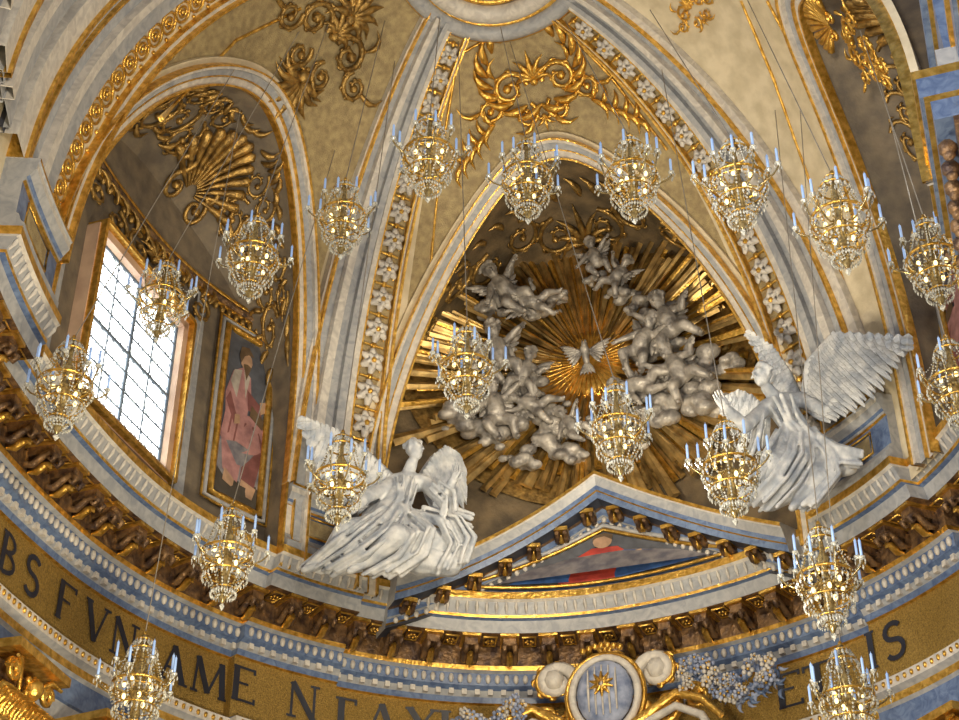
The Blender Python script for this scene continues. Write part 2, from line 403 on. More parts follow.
for c in(RC,42):
    qe=.80 if c<0 else .97
    for q0,q1,h,k in[(-1.06,-1.0,.18,'gold'),(-1.0,-.94,.13,'white'),(-.94,-.90,.16,'gold'),(-.90,-.34,.05,'panel'),(-.34,-.29,.16,'gold'),(-.29,-.16,.17,'white'),(-.16,-.11,.10,'dark'),(-.11,.06,.22,'marble'),  # dark strips paint the shade lines between mouldings
      (.06,.26,.13,'marble'),(.26,.32,.06,'dark'),(.32,.50,.26,'white'),(.50,.70,.15,'marble'),(.70,.75,.2,'gold'),(.75,qe,.12,'white')]:
        ribband(c,q0,q1,h,k)
for c in(-116,):
    for q0,q1,h,k in[(-1.0,-.93,.2,'gold'),(-.93,-.8,.13,'white'),(-.8,-.76,.16,'gold'),(-.76,-.1,.08,'cream'),(-.1,-.06,.16,'gold'),(-.06,.3,.20,'marble'),(.3,.36,.08,'dark'),(.36,.55,.26,'white'),(.55,.85,.15,'marble'),(.85,.9,.2,'gold'),(.9,1.,.14,'marble')]:  # dark strip is shade painted between the mouldings
        ribband(c,q0,q1,h,k)
for c in(-127,-138,-149):
    for q0,q1,h,k in[(-1,-.6,.12,'marble'),(-.6,-.52,.24,'gold'),(-.52,-.1,.20,'white'),(-.1,.0,.06,'dark'),(.0,.5,.14,'marble'),(.5,.72,.24,'white'),(.72,.78,.06,'dark'),(.78,1.,.16,'marble')]:  # dark strips again painted as shade in the grooves
        ribband(c,q0,q1,h,k)
mb.build('trim_vault_ribs')
mb=MB()
def flower(P,n,r,k,k2='gold',pet=6):
    t=n.orthogonal().normalized();u=n.cross(t)
    for lay,(nn,rr,hh) in enumerate(((pet,1,.0),(pet-1,.62,.06))):
        for i in range(nn):
            a=2*math.pi*i/nn+lay*.5;d=t*math.cos(a)+u*math.sin(a)
            mb.tube([P+d*r*.15+n*(.02+hh),P+d*r*.6*rr+n*(.08+hh),P+d*r*rr+n*(.04+hh)],[r*.18,r*.38*rr,r*.22*rr],k,5,flatn=n,fl=.6)
    mb.blob(P+n*.13,r*.22,r*.22,r*.22,k2,6,4)
for c in(RC,42):
    ph=5
    while ph<72:
        P=ribpt(c,-.62,ph,.06);n=-en(P)
        flower(P,n,.215-.07*ph/78,'white')
        P2=ribpt(c,-.62,ph+2.15,.10)
        mb.blob(P2,.05,.05,.05,'gold',5,4)
        a=ribpt(c,-.84,ph+2.15,.09);b_=ribpt(c,-.40,ph+2.15,.09)
        mb.tube([a,P2,b_],.026,'gold',4)
        for q in(-.83,-.41):
            mb.tube([ribpt(c,q,ph-1.2,.09),ribpt(c,q+(.03 if q<-.6 else -.03),ph,.10),ribpt(c,q,ph+1.2,.09)],[.012,.034,.012],'gold',4)
        ph+=4.3
ph=3
while ph<72:
    for c in(-116,):
        P=ribpt(c,-.43,ph,.10);n=-en(P);t=n.orthogonal().normalized();u=n.cross(t);r=.17-.06*ph/78
        for rr in(r,r*.5):
            mb.tube([P+(t*math.cos(a)+u*math.sin(a))*rr for a in[i*math.pi/7 for i in range(14)]],.020,'gold',5,closed=True)
        mb.blob(P,.035,.035,.035,'gold',6,4)
        for q in(-.70,-.16): mb.blob(ribpt(c,q,ph+1.4,.10),.03,.03,.03,'gold',5,4)
    ph+=2.7
mb.build('rib_rosettes')
mb=MB()
for ph,r,k in((73.5,.05,'gold'),(74.6,.13,'marble'),(76.2,.05,'gold'),(78,.15,'white'),(80.2,.05,'gold'),(82,.12,'marble')):
    mb.tube([E(t,ph,.08) for t in range(0,360,6)],r,k,8,closed=True)
for t in range(0,360,12): mb.blob(E(t,85,.03),.09,.09,.06,'gold',6,4)
mb.build('trim_crown_ring')
# ---------------------------------------------------------------- gilded ornament
def emap(P0,rot=0.):
    n=-en(P0);T=n.cross(V((0,0,1)));T.normalize()
    if T.dot(V((cy,sy,0)))<0:T=-T
    Bv=n.cross(T)
    if Bv.z<0:Bv=-Bv
    c_,s_=math.cos(rot),math.sin(rot);T2=T*c_+Bv*s_;B2=Bv*c_-T*s_
    def f(u,v,h=0):
        p=P0+T2*u+B2*v;a,b=ax2(p.x,p.y)
        q=V((p.x/a,p.y/b,(p.z-Z0)/H));q/=q.length
        p=V((q.x*a,q.y*b,Z0+q.z*H));return p-en(p)*h
    return f
def wmap(th0,z0,o0):
    if abs(th0)<12:
        x0_=xth(th0);return lambda u,v,h=0:wallpt(thx(x0_+u),z0+v,o0-h)
    s_=spd(th0)
    return lambda u,v,h=0:wallpt(th0+math.degrees(u/s_),z0+v,o0-h)
def leaf(mb,f,u,v,a,L,w,k,curl=.6):
    pts=[]
    for i in range(5):
        t=i/4;aa=a+curl*t*t;pts.append(f(u+math.cos(aa)*L*t,v+math.sin(aa)*L*t,.03+.05*math.sin(math.pi*t)*min(1,L*3)))
    mb.tube(pts,[w*.35,w*.9,w,w*.6,w*.08],k,5)
def volute(mb,f,u,v,r,a0,turns,dr,k,wt=.035,leaves=True):
    pts=[];R=[];N=int(14*turns)+4
    for i in range(N):
        t=i/(N-1);rr=r*(1-.86*t);a=a0+dr*turns*2*math.pi*t
        pts.append((u+rr*math.cos(a),v+rr*math.sin(a)));R.append(wt*(1.1-.5*t))
    mb.tube([f(x,y,.05) for x,y in pts],R,k,6)
    if leaves:
        for i in range(1,N-4,2):
            t=i/(N-1);a=a0+dr*turns*2*math.pi*t
            leaf(mb,f,pts[i][0],pts[i][1],a+dr*.7,r*(.45-.25*t),r*.10,k,dr*.9)
    mb.blob(f(*pts[-1],.07),wt*1.8,wt*1.8,wt*1.8,k,6,4)
def palmette(mb,f,u,v,L,k,n=7,spread=1.1,a=math.pi/2):
    for i in range(n):
        q=-1+2*i/(n-1);leaf(mb,f,u,v,a+q*spread,L*(1-.35*abs(q)),L*.10,k,q*.8)
    mb.blob(f(u,v,.06),L*.14,L*.14,L*.14,k,7,5)
def shell(mb,f,u,v,L,k,n=13,spread=1.45,a=math.pi/2):
    for i in range(n):
        q=-1+2*i/(n-1);aa=a+q*spread;l=L*(1-.12*abs(q))
        mb.tube([f(u+math.cos(aa)*l*t,v+math.sin(aa)*l*t,.04+.06*t) for t in(.12,.4,.7,.95,1.0)],[L*.02,L*.045,L*.075,L*.10,L*.03],k,6)
    for s_ in(-1,1): volute(mb,f,u+s_*L*.25,v-L*.05,L*.2,math.pi/2,1.2,-s_,k,L*.05,False)
def acanthus(mb,f,S,k):
    palmette(mb,f,0,.15*S,.6*S,k,7,.9)
    for s_ in(-1,1):
        st=lambda x:x if s_>0 else math.pi-x
        volute(mb,f,s_*.48*S,.12*S,.34*S,st(math.pi),1.4,-s_,k,.05*S)
        volute(mb,f,s_*.95*S,-.12*S,.26*S,st(math.pi*.8),1.3,s_,k,.04*S)
        volute(mb,f,s_*.32*S,-.42*S,.24*S,st(math.pi*.7),1.2,s_,k,.04*S)
        leaf(mb,f,s_*1.1*S,-.1*S,st(-.3),.5*S,.05*S,k,s_*.8)
        leaf(mb,f,s_*.2*S,-.5*S,st(-1.2),.45*S,.06*S,k,s_*.8)
        leaf(mb,f,s_*.7*S,.4*S,st(1.1),.4*S,.05*S,k,s_*.8)
    palmette(mb,f,0,-.5*S,.3*S,k,5,.9,-math.pi/2)
mb=MB()
f=emap(onvault(537,88))
acanthus(mb,f,.85,'gold')
for s_ in(-1,1):
    for i in range(9):
        a=-math.pi/2+s_*i*.33;leaf(mb,f,.68*math.cos(a),.35+.60*math.sin(a),a+s_*.9,.46,.07,'gold',s_*.5)
    for i in range(5): leaf(mb,f,s_*(.8+.16*i),-.35-.10*i,-.3 if s_>0 else math.pi+.3,.4,.05,'gold',-s_*.8);leaf(mb,f,s_*(.8+.16*i),-.35-.10*i,.8 if s_>0 else math.pi-.8,.3,.05,'gold',s_*.5)
mb.build('gilded_wreath_ornament')
mb=MB();f=emap(onvault(325,42),.15);acanthus(mb,f,.95,'dkgold');palmette(mb,f,0,-.6,.8,'dkgold',9,1.0,-math.pi/2);palmette(mb,f,0,.5,.7,'dkgold',9,1.3);mb.build('gilded_acanthus_ornament')
mb=MB();f=emap(onvault(695,8),-.35);acanthus(mb,f,.4,'gold');mb.build('gilded_acanthus_ornament')
mb=MB();f=emap(onvault(832,22),-.15);shell(mb,f,0,-.05,.5,'gold');acanthus(mb,lambda u,v,h=0:f(u,v-.62,h),.5,'gold')
palmette(mb,f,0,-1.15,.35,'gold',5,.8,-math.pi/2)
for s_ in(-1,1): volute(mb,f,s_*.22,-.98,.2,math.pi/2,1.3,s_,'gold',.03);volute(mb,f,s_*.15,-1.35,.14,math.pi/2,1.3,s_,'gold',.025)
mb.build('gilded_shell_ornament')
mb=MB()
def vline(pxs,r=.024,k='gold'):
    P=[]
    for (a,b) in zip(pxs[:-1],pxs[1:]):
        for i in range(6): P.append(onvault(a[0]+(b[0]-a[0])*i/6,a[1]+(b[1]-a[1])*i/6))
    P.append(onvault(*pxs[-1]));P=[p-en(p)*.02 for p in P];mb.tube(P,r,k,5)
for l in([(458,55),(445,130),(436,205),(428,290)],[(458,55),(505,28),(555,18),(610,75),(668,150)],[(160,118),(235,40),(300,8)],[(742,0),(775,80),(805,165),(835,250),(860,330)],[(768,0),(800,60),(828,120),(850,200),(862,260)]):
    vline(l)
mb.build('trim_panel_borders')
def tmap(b,s0):
    def f(u,v,h=0):
        s=s0+u*22;v=max(0,min(1,v));th,ph=edge(b,s);P=E(th,ph);Q=wallpt(th,wz(b,s),b['o']);p=P.lerp(Q,v);p.z=P.z+(Q.z-P.z)*(v**1.6)+.12*math.sin(math.pi*v)
        return p+V((-walln(b['c']).x*h*.3,-walln(b['c']).y*h*.3,-h))
    return f
mb=MB();f0=tmap(BAYS[1],12);g=lambda u,v,h=0:f0(u,.92-v*.75,h)
shell(mb,g,0,.05,.85,'dkgold',13,1.3)
for s_ in(-1,1):
    for j in range(5): volute(mb,g,s_*(.75+.35*j),.30+.1*(j%2),.26,math.pi/2,1.3,s_,'dkgold',.03)
    for j in range(5): volute(mb,g,s_*(.6+.35*j),.75,.2,math.pi/2,1.3,-s_,'dkgold',.025)
    for j in range(12): leaf(mb,g,s_*(.3+.2*j),.1+.05*(j%3),1.2+.3*j*s_,.3,.05,'dkgold')
    for j in range(14): leaf(mb,g,s_*(.2+.17*j),.95-.05*(j%2),.4+.4*j*s_,.28,.05,'dkgold')
mb.build('gilded_shell_ornament')
mb=MB();f0=tmap(BAYS[0],0);g=lambda u,v,h=0:f0(u,.95-v*.6,h)
for s_ in(-1,1):
    for j in range(6): volute(mb,g,s_*(.35+.5*j),.4+.2*(j%2),.28,math.pi/2,1.3,s_*(1 if j%2 else -1),'dkgold',.035)
    for j in range(10): leaf(mb,g,s_*(.2+.3*j),.9,1.57-.2*s_,.35,.06,'dkgold')
palmette(mb,g,0,.2,.6,'dkgold')
mb.build('gilded_acanthus_ornament')
mb=MB();f0=tmap(BAYS[2],0);g=lambda u,v,h=0:f0(u,.92-v*.75,h)
shell(mb,g,0,.05,.8,'dkgold',13,1.3)
for s_ in(-1,1):
    for j in range(4): volute(mb,g,s_*(.75+.35*j),.30,.26,math.pi/2,1.3,s_,'dkgold',.03)
mb.build('gilded_shell_ornament')
# ---------------------------------------------------------------- side bay walls
for sgn,b in((-1,BAYS[1]),(1,BAYS[2])):
    mb=MB();o=b['o'];t0=b['c']-b['wl']+2;t1=b['c']+b['wr']-1
    for z,r,k in((14.15,.05,'gold'),(14.06,.07,'bronze'),(13.98,.03,'gold'),(10.5,.05,'gold')):
        mb.tube([wallpt(t0+(t1-t0)*i/24,z,o-.04) for i in range(25)],r,k,6)
    for i in range(34):
        th=t0+(t1-t0)*i/33;mb.blob(wallpt(th,13.9,o-.06),.05,.05,.07,'dkgold',6,4)
    for q in(-13.5,14.5):
        mb.grid([[wallpt(b['c']+q-1+2*i/3,10.4,o-.06),wallpt(b['c']+q-1+2*i/3,13.9,o-.06)] for i in range(4)],'marble')
    f=wmap(b['c']+2,13.6,o-.05)
    for s_ in(-1,1):
        for j in range(3): volute(mb,f,s_*(.3+.4*j),-.02-.05*(j%2),.2,math.pi/2,1.3,s_*(1 if j%2 else -1),'dkgold',.03)
        for j in range(7): leaf(mb,f,s_*(.2+.18*j),.2,1.57-s_*.1*j,.28,.04,'dkgold')
    palmette(mb,f,0,.05,.4,'dkgold')
    mb.build('trim_lunette_wall_cornice')
def window(thL,thR,zb,zt,o,name):
    e=empty(name);mb=MB()
    n=walln((thL+thR)/2);PL=wallpt(thL,0,o-.06);PR=wallpt(thR,0,o-.06);du=PR-PL
    def P(u,v,h=0): return PL+du*u+V((0,0,zb+(zt-zb)*v))-n*h
    mb.face([P(0,0),P(1,0),P(1,1),P(0,1)],'pane');mb.build('panes',e)
    mb=MB()
    for i in range(5):
        r=.026 if i in(0,2,4) else .012
        mb.tube([P(i/4,0,.03),P(i/4,1,.03)],r,'lead',5)
    for j in range(9):
        r=.024 if j%4==0 else .012
        mb.tube([P(0,j/8,.03),P(1,j/8,.03)],r,'lead',5)
    for i in range(8):
        for j in range(12):
            c=(i+.5)/8,(j+.5)/12
            mb.tube([P(c[0]+.045*math.cos(a),c[1]+.03*math.sin(a),.02) for a in[q*math.pi/4 for q in range(8)]],.008,'lead',3,closed=True)
    mb.build('lead_bars',e)
    mb=MB();d=V((0,0,1));w=.09
    t=du.normalized()
    for (a,b_,w,h,k) in((.0,.0,.10,.10,'pink'),(.12,.12,.03,.16,'gold')):
        for p,q in(((0,0),(0,1)),((1,0),(1,1)),((0,0),(1,0)),((0,1),(1,1))):
            p0=P(*p,h/2);p1=P(*q,h/2)
            off=(-t if p[0]==0 and q[0]==0 else t if p[0]==1 and q[0]==1 else (-d if p[1]==0 else d))*(w+a)
            ax=(p1-p0)/2+((p1-p0).normalized()*(w*1+a));mb.box((p0+p1)/2+off,ax,off.normalized()*w,n*h,k)
    mb.build('casing',e)
    return e
window(-98,-80.5,10.7,12.98,.40,'window_1')
window(74,92,10.75,13.1,.40,'window_2')
def painting(thL,thR,zb,zt,o,flip=False):
    e=empty('saint_painting');mb=MB()
    def P(u,v,h=0):
        if flip:u=1-u
        return wallpt(thL+(thR-thL)*u,zb+(zt-zb)*v,o-h)
    def poly(pts,k,h): mb.face([P(u,v,h) for u,v in pts],k)
    N=6
    mb.grid([[P(i/N,0,.05),P(i/N,.35,.05)] for i in range(N+1)],'p_brown');mb.grid([[P(i/N,.35,.05),P(i/N,1,.05)] for i in range(N+1)],'p_sky')
    poly([(.0,.0),(1,0),(1,.16),(.6,.2),(.3,.12),(0,.18)],'p_bg',.055)
    poly([(.0,.18),(.35,.10),(1,.14),(1,.34),(.5,.38),(.0,.32)],'p_cloud',.057)
    # seated bearded saint: torso, lap thrust forward to the right, lower legs hanging down
    poly([(.18,.40),(.56,.42),(.64,.66),(.60,.76),(.42,.80),(.22,.75),(.10,.60)],'p_pink',.062)      # torso
    poly([(.08,.34),(.30,.26),(.66,.28),(.98,.36),(.97,.48),(.78,.54),(.46,.52),(.14,.50)],'p_pink',.064)   # lap
    poly([(.56,.14),(.86,.12),(.99,.38),(.86,.46),(.62,.38)],'p_fold',.0655)                             # shins
    poly([(.20,.16),(.52,.12),(.60,.36),(.40,.42),(.10,.36)],'p_pink',.066)
    poly([(.56,.07),(.84,.06),(.90,.13),(.60,.15)],'p_skin',.067);poly([(.22,.10),(.44,.08),(.46,.14),(.24,.17)],'p_skin',.067)
    poly([(.18,.68),(.34,.60),(.40,.78),(.24,.76)],'p_white',.067);poly([(.44,.79),(.58,.76),(.52,.62)],'p_white',.067)
    poly([(.54,.68),(.84,.62),(.88,.56),(.60,.56)],'p_fold',.068)
    poly([(.82,.64),(.96,.66),(.97,.60),(.86,.57)],'p_skin',.07)
    poly([(.66,.60),(.94,.54),(.92,.48),(.64,.53)],'p_brown',.072)
    poly([(.12,.56),(.34,.44),(.40,.48),(.20,.62)],'p_fold',.068);poly([(.34,.44),(.46,.46),(.44,.51),(.34,.50)],'p_skin',.07)
    poly([(.47+.13*math.cos(a),.845+.055*math.sin(a)) for a in[i*math.pi/5 for i in range(10)]],'p_skin',.068)
    poly([(.31,.86),(.34,.92),(.5,.935),(.62,.89),(.5,.89),(.42,.87),(.36,.82)],'p_brown',.071)
    poly([(.41,.82),(.5,.73),(.58,.82),(.5,.83)],'p_brown',.071)
    for q in(.2,.34,.5,.66): poly([(q,.30),(q+.03,.30),(q+.10,.48),(q+.06,.48)],'p_fold',.0675)
    mb.build('canvas',e);mb=MB()
    for r,g,k in((.06,.0,'gold'),(.035,.08,'marble'),(.02,.13,'gold')):
        l=g/4.8*57
        pts=[(thL-l,zb-g),(thR+l,zb-g),(thR+l,zt+g),(thL-l,zt+g)]
        P4=[]
        for (a,b_) in zip(pts,pts[1:]+pts[:1]):
            for i in range(5): P4.append(wallpt(a[0]+(b_[0]-a[0])*i/5,a[1]+(b_[1]-a[1])*i/5,o-.06))
        mb.tube(P4,r,k,6,closed=True)
    mb.build('frame',e);return e
painting(-69.6,-60.3,10.9,13.7,.40)
painting(62,70,10.75,12.9,.40,True)
# ---------------------------------------------------------------- pediment over the central bay
mb=MB()
PW=2.85
def rz(th): return .25+1.72*(1-abs(xth(th))/PW)
sm=[(thx(-PW+2*PW*i/48),0) for i in range(49)]
pp=[(.5,9.82),(.12,9.82),(.12,9.86),(.09,9.88),(.09,9.94),(.05,9.96),(.05,10.07),(.0,10.09),(-.22,10.10),(-.24,10.20),(-.26,10.22),(-.27,10.29),(-.33,10.42),(-.35,10.44),(-.35,10.5),(.5,10.55)]
sweep(mb,sm,[(o,z-.45) for o,z in pp],['dark','dark','gold','blue','marble','blue','bronze','dark','blue','gold','blue','marble','white','gold','white'],zf=rz)
mb.grid([[wallpt(th,9.98,.10),wallpt(th,max(10.0,10.0+rz(th)-.5),.10)] for th,_ in sm],'blue')
TW_=1.95
def rz2(th,W=TW_): return 10.42+.82*(1-abs(xth(th))/W)
for dz,r,k,o in((0,.03,'gold',.05),(.07,.035,'marble',.06)):
    mb.tube([wallpt(th,rz2(th)+dz,o) for th in[thx(-TW_+2*TW_*i/24) for i in range(25)]],r,k,6)
mb.tube([wallpt(thx(-TW_+2*TW_*i/24),10.40,.04) for i in range(25)],.03,'gold',6)
x=-PW+.2
while x<PW-.1:
    th=thx(x);n=walln(th);t=V((n.y,-n.x,0));z=rz(th)
    for u in(-.06,.06): mb.tube([wallpt(th,9.60+z,.06)+t*u,wallpt(th,9.50+z,.02)+t*u,wallpt(th,9.50+z,-.06)+t*u,wallpt(th,9.58+z,-.15)+t*u,wallpt(th,9.53+z,-.19)+t*u],[.045,.05,.045,.04,.03],'bronze',6)
    mb.box(wallpt(th,9.61+z,-.06),t*.10,n*.13,V((0,0,.03)),'gold')
    mb.tube([wallpt(th,9.47+z,.0),wallpt(th,9.45+z,-.06),wallpt(th,9.52+z,-.14)],[.02,.045,.01],'gold',5)
    x+=.41
x=-PW+.1
while x<PW: 
    th=thx(x);mb.blob(wallpt(th,9.44+rz(th),.075),.04,.04,.05,'white',6,4);x+=.115
mb.build('pediment')
mb=MB()
N=24
mb.grid([[wallpt(th,10.40,.075),wallpt(th,rz2(th)-.02,.075)] for th in[thx(-TW_+.05+2*(TW_-.05)*i/N) for i in range(N+1)]],'p_sky')
f0_=wmap(-.5,10.42,.07)
f=lambda u,v,h:f0_(u*.95,v*.86,h)
def poly(pts,k,h): mb.face([f(u,v,h) for u,v in pts],k)
poly([(-1.6,.04),(1.7,.04),(1.2,.30),(.5,.50),(-.4,.5),(-1.1,.30)],'p_cloud',.01)
poly([(-.70,.0),(.35,.0),(.42,.45),(.24,.60),(-.15,.62),(-.42,.46)],'p_red',.02)
poly([(.15,.0),(1.5,.04),(1.15,.26),(.7,.42),(.34,.50),(.26,.3)],'p_blue',.03)
poly([(-1.4,.03),(-.45,.03),(-.34,.30),(-.55,.40),(-.95,.28)],'p_blue',.03)
poly([(.02+.15*math.cos(a),.72+.13*math.sin(a)) for a in[i*math.pi/6 for i in range(12)]],'p_skin',.03)
poly([(.17,.73),(.19,.82),(.06,.87),(-.1,.85),(-.14,.75),(-.06,.80),(.06,.81)],'p_brown',.035)
poly([(-.3,.45),(-.7,.40),(-.72,.34),(-.3,.33)],'p_skin',.035)
poly([(.3,.40),(.62,.46),(.64,.40),(.34,.32)],'p_skin',.035)
mb.build('tympanum_painting')
# ---------------------------------------------------------------- figures
def clay(name,chains,mat_,voxel,parent=None,smooth=2,disp=0,seg=10):
    mb=MB()
    for ch in chains:
        for (p,r),(q,s) in zip(ch[:-1],ch[1:]): mb.capsule(p,r,q,s,mat_,seg)
    o=mb.build(name,parent)
    m=o.modifiers.new('remesh','REMESH');m.mode='VOXEL';m.voxel_size=voxel;m.use_smooth_shade=True
    if smooth:
        m=o.modifiers.new('smooth','SMOOTH');m.factor=.5;m.iterations=smooth
    return o
def feather(mb,root,tip,w,n,k,bend=.1):
    d=tip-root;L=d.length;d=d.normalized();sdir=d.cross(n).normalized()
    rows=[]
    for i in range(6):
        t=i/5;wd=w*(.35+.65*math.sin(math.pi*min(1,t*1.1+.1)*.62)) if t<1 else w*.15
        if t>.75: wd*= (1-(t-.75)*2.6)
        c=root+d*L*t+n*(bend*L*(4*t*(1-t)))*.5
        rows.append([c-sdir*wd,c-sdir*wd*.5+n*w*.25,c+n*w*.45,c+sdir*wd*.5+n*w*.25,c+sdir*wd])
    mb.grid(rows,k,False);mb.grid([[r[0]-n*.01,r[-1]-n*.01] for r in rows],k,True)
def ip(L,t):
    x=t*(len(L)-1);i=min(int(x),len(L)-2);return L[i].lerp(L[i+1],x-i)
def wing(name,edge_,tips,n,k,parent,cnt=16,w=.085):
    mb=MB()
    mb.tube([ip(edge_,i/12) for i in range(13)],[.10-.06*i/12 for i in range(13)],k,8)
    for layer,(fr,cn,off) in enumerate(((1,cnt,0),(.66,cnt+3,.05),(.40,cnt+4,.09),(.2,cnt+5,.12))):
        for i in range(cn):
            t=i/(cn-1);r=ip(edge_,t);q=ip(tips,t);q=r+(q-r)*fr*(1 if i%2 else .94)
            feather(mb,r+n*(off+.015*(i%2)),q+n*(off*.6+.015*(i%2)),w*(1-.1*layer),n,k)
    return mb.build(name,parent)
def hand(mb,wrist,dir_,palm,k,s=1.,curl=.6):
    d=dir_.normalized();p=palm-d*palm.dot(d);p.normalize();sd=d.cross(p)
    mb.capsule(wrist,.035*s,wrist+d*.08*s,.042*s,k,8)
    mb.capsule(wrist+sd*.02*s,.03*s,wrist+d*.09*s+sd*.03*s,.03*s,k,8);mb.capsule(wrist-sd*.02*s,.03*s,wrist+d*.09*s-sd*.03*s,.03*s,k,8)
    for i,(o,l) in enumerate(((-.045,.075),(-.016,.095),(.014,.10),(.042,.09))):
        a=wrist+d*.10*s+sd*o*s;b=a+(d*math.cos(curl*.4)+p*math.sin(curl*.4))*l*.5*s;c=b+(d*math.cos(curl)+p*math.sin(curl))*l*.5*s
        mb.capsule(a,.014*s,b,.012*s,k,6);mb.capsule(b,.012*s,c,.009*s,k,6)
    a=wrist+d*.03*s+sd*.045*s;b=a+(d*.5+sd*.8+p*.2).normalized()*.05*s;c=b+(d*.9+sd*.2+p*.3).normalized()*.045*s
    mb.capsule(a,.017*s,b,.015*s,k,6);mb.capsule(b,.015*s,c,.011*s,k,6)
def head_chains(c,face,up,r):
    face=face.normalized();up=(up-face*up.dot(face)).normalized();sd=face.cross(up)
    ch=[[(c-face*r*.12+up*r*.25,r*.80),(c+face*r*.1-up*r*.35,r*.60)],
        [(c+face*r*.35-up*r*.75,r*.30),(c+face*r*.42-up*r*.8,r*.24)],
        [(c+face*r*.72+up*r*.10,r*.10),(c+face*r*.98-up*r*.20,r*.14)],
        [(c+face*r*.62-up*r*.48+sd*r*.1,r*.10),(c+face*r*.62-up*r*.48-sd*r*.1,r*.10)],
        [(c+face*r*.60+up*r*.28+sd*r*.4,r*.12),(c+face*r*.70+up*r*.26,r*.12),(c+face*r*.60+up*r*.28-sd*r*.4,r*.12)]]
    for s_ in(-1,1):
        ch.append([(c+sd*s_*r*.28+face*r*.58+up*r*.02,r*.11),(c+sd*s_*r*.32+face*r*.57+up*r*.02,r*.11)])
        ch.append([(c+sd*s_*r*.74+up*r*.1,r*.13),(c+sd*s_*r*.74-up*r*.15,r*.09)])
    hair=[]
    for i in range(34):
        a=random.uniform(0,2*math.pi);b=random.uniform(.05,1.35)
        d=(-face*math.cos(a)*.9+sd*math.sin(a)*1.)*math.sin(b)+up*math.cos(b)
        if d.dot(face)>.55: continue
        p=c+up*r*.22-face*r*.1+d.normalized()*r*.9
        hair.append([(p,r*.20),(p+V((random.uniform(-1,1),random.uniform(-1,1),-.7))*r*.28,r*.13)])
    return ch,hair
RT=V((cy,sy,0));TW=V((sy,-cy,0));UP=V((0,0,1))
def folds(path_a,path_b,n,r,jit=.05):
    out=[]
    for i in range(n):
        t=(i+.5)/n;ch=[];j0=V([random.uniform(-jit,jit) for _ in range(3)])
        for m_,(a,b) in enumerate(zip(path_a,path_b)):
            p=a.lerp(b,t);p=p+TW*(.08*math.sin(i*2.4))+j0+V([random.uniform(-jit,jit)*.4 for _ in range(3)]);ch.append((p,r*random.uniform(.7,1.3)))
        out.append(ch)
    return out
def fixparent(o): o.matrix_parent_inverse=inv
nw=(TW*.9+UP*.1).normalized()
# ---- left angel: reclining on the cornice, leaning right, legs stretched to the left
S=upright(19.35)
ang=empty('angel_statue',S(385,575));inv=Matrix.Translation(-ang.location)
hd=S(415,451,.2)
hc,hr=head_chains(hd,(RT*.75+TW*.65+UP*.05),UP+RT*.15,.165)
body=hc+hr+[
 [(S(412,463,.16),.085),(S(407,477,.12),.10)],
 [(S(392,482,.1),.12),(S(406,482,.1),.16),(S(424,483,.1),.12)],
 [(S(405,487,.12),.19),(S(394,505,.2),.19),(S(380,524,.25),.23)],
 [(S(426,484,.1),.11),(S(444,503,.35),.095),(S(452,482,.55),.065)],
 [(S(390,485,.15),.11),(S(368,496,.5),.095),(S(352,510,.7),.065)],
 [(S(374,530,.3),.21),(S(346,530,.6),.16),(S(328,556,.5),.115),(S(316,566,.6),.07),(S(304,570,.65),.05)],
 [(S(386,534,.35),.21),(S(398,536,.75),.17),(S(368,560,.6),.11)],
 [(S(366,562,.6),.08),(S(350,571,.7),.05)]]
o=clay('body',body,'statue',.02,ang,1);fixparent(o)
mass=[[(S(394,502,.15),.18),(S(378,528,.3),.24),(S(350,542,.45),.19),(S(318,565,.45),.10)],[(S(388,530,.3),.25),(S(400,545,.5),.21),(S(372,566,.45),.14)],[(S(395,540,.15),.27),(S(430,545,.15),.26),(S(462,545,.1),.15)],[(S(375,552,.2),.24),(S(335,568,.3),.13)],[(S(420,560,.2),.22),(S(450,565,.15),.17)]]
dr=mass+folds([S(382,508,.35),S(356,522,.6),S(330,543,.68),S(302,567,.55)],[S(410,510,.4),S(400,534,.8),S(372,556,.75),S(338,574,.6)],15,.032,.03)
dr+=folds([S(398,520,.45),S(412,535,.8),S(396,556,.7),S(362,574,.6)],[S(414,512,.3),S(438,530,.55),S(430,556,.5),S(404,576,.5)],11,.032,.03)
dr+=folds([S(412,515,.2),S(440,524,.45),S(450,548,.35),S(436,574,.3)],[S(425,506,.2),S(460,516,.25),S(474,536,.2),S(468,560,.2)],9,.032,.03)
dr+=folds([S(392,478,.26),S(396,498,.36),S(376,522,.52)],[S(420,479,.24),S(412,504,.36),S(410,524,.55)],8,.024,.02)
dr+=folds([S(438,502,.2),S(458,510,.1),S(472,514,.1)],[S(436,512,.2),S(456,528,.15),S(472,534,.1)],5,.035,.03)
dr+=folds([S(430,487,.35),S(444,502,.48),S(440,520,.4)],[S(440,484,.45),S(454,494,.52),S(456,512,.45)],4,.028,.02)
o=clay('drapery',dr,'statue',.02,ang,1);fixparent(o)
o=wing('wing_left',[S(394,484,.0),S(366,456,.3),S(336,434,.6),S(302,422,.85)],[S(366,524,.0),S(342,508,.3),S(320,482,.6),S(304,430,.85)],nw,'statue',ang,16);fixparent(o)
o=wing('wing_right',[S(422,480,-.1),S(434,460,-.1),S(446,451,-.1),S(457,458,-.1)],[S(438,516,-.1),S(456,516,-.1),S(468,508,-.1),S(465,480,-.1)],nw,'statue',ang,10,.07);fixparent(o)
mb=MB();hand(mb,S(452,482,.55),(UP*.8+RT*.3+TW*.2),-RT*.5+TW,'statue',1.35);hand(mb,S(352,510,.7),(-RT*.8-UP*.4+TW*.2),-UP,'statue',1.35,.3)
o=mb.build('hands',ang);fixparent(o)
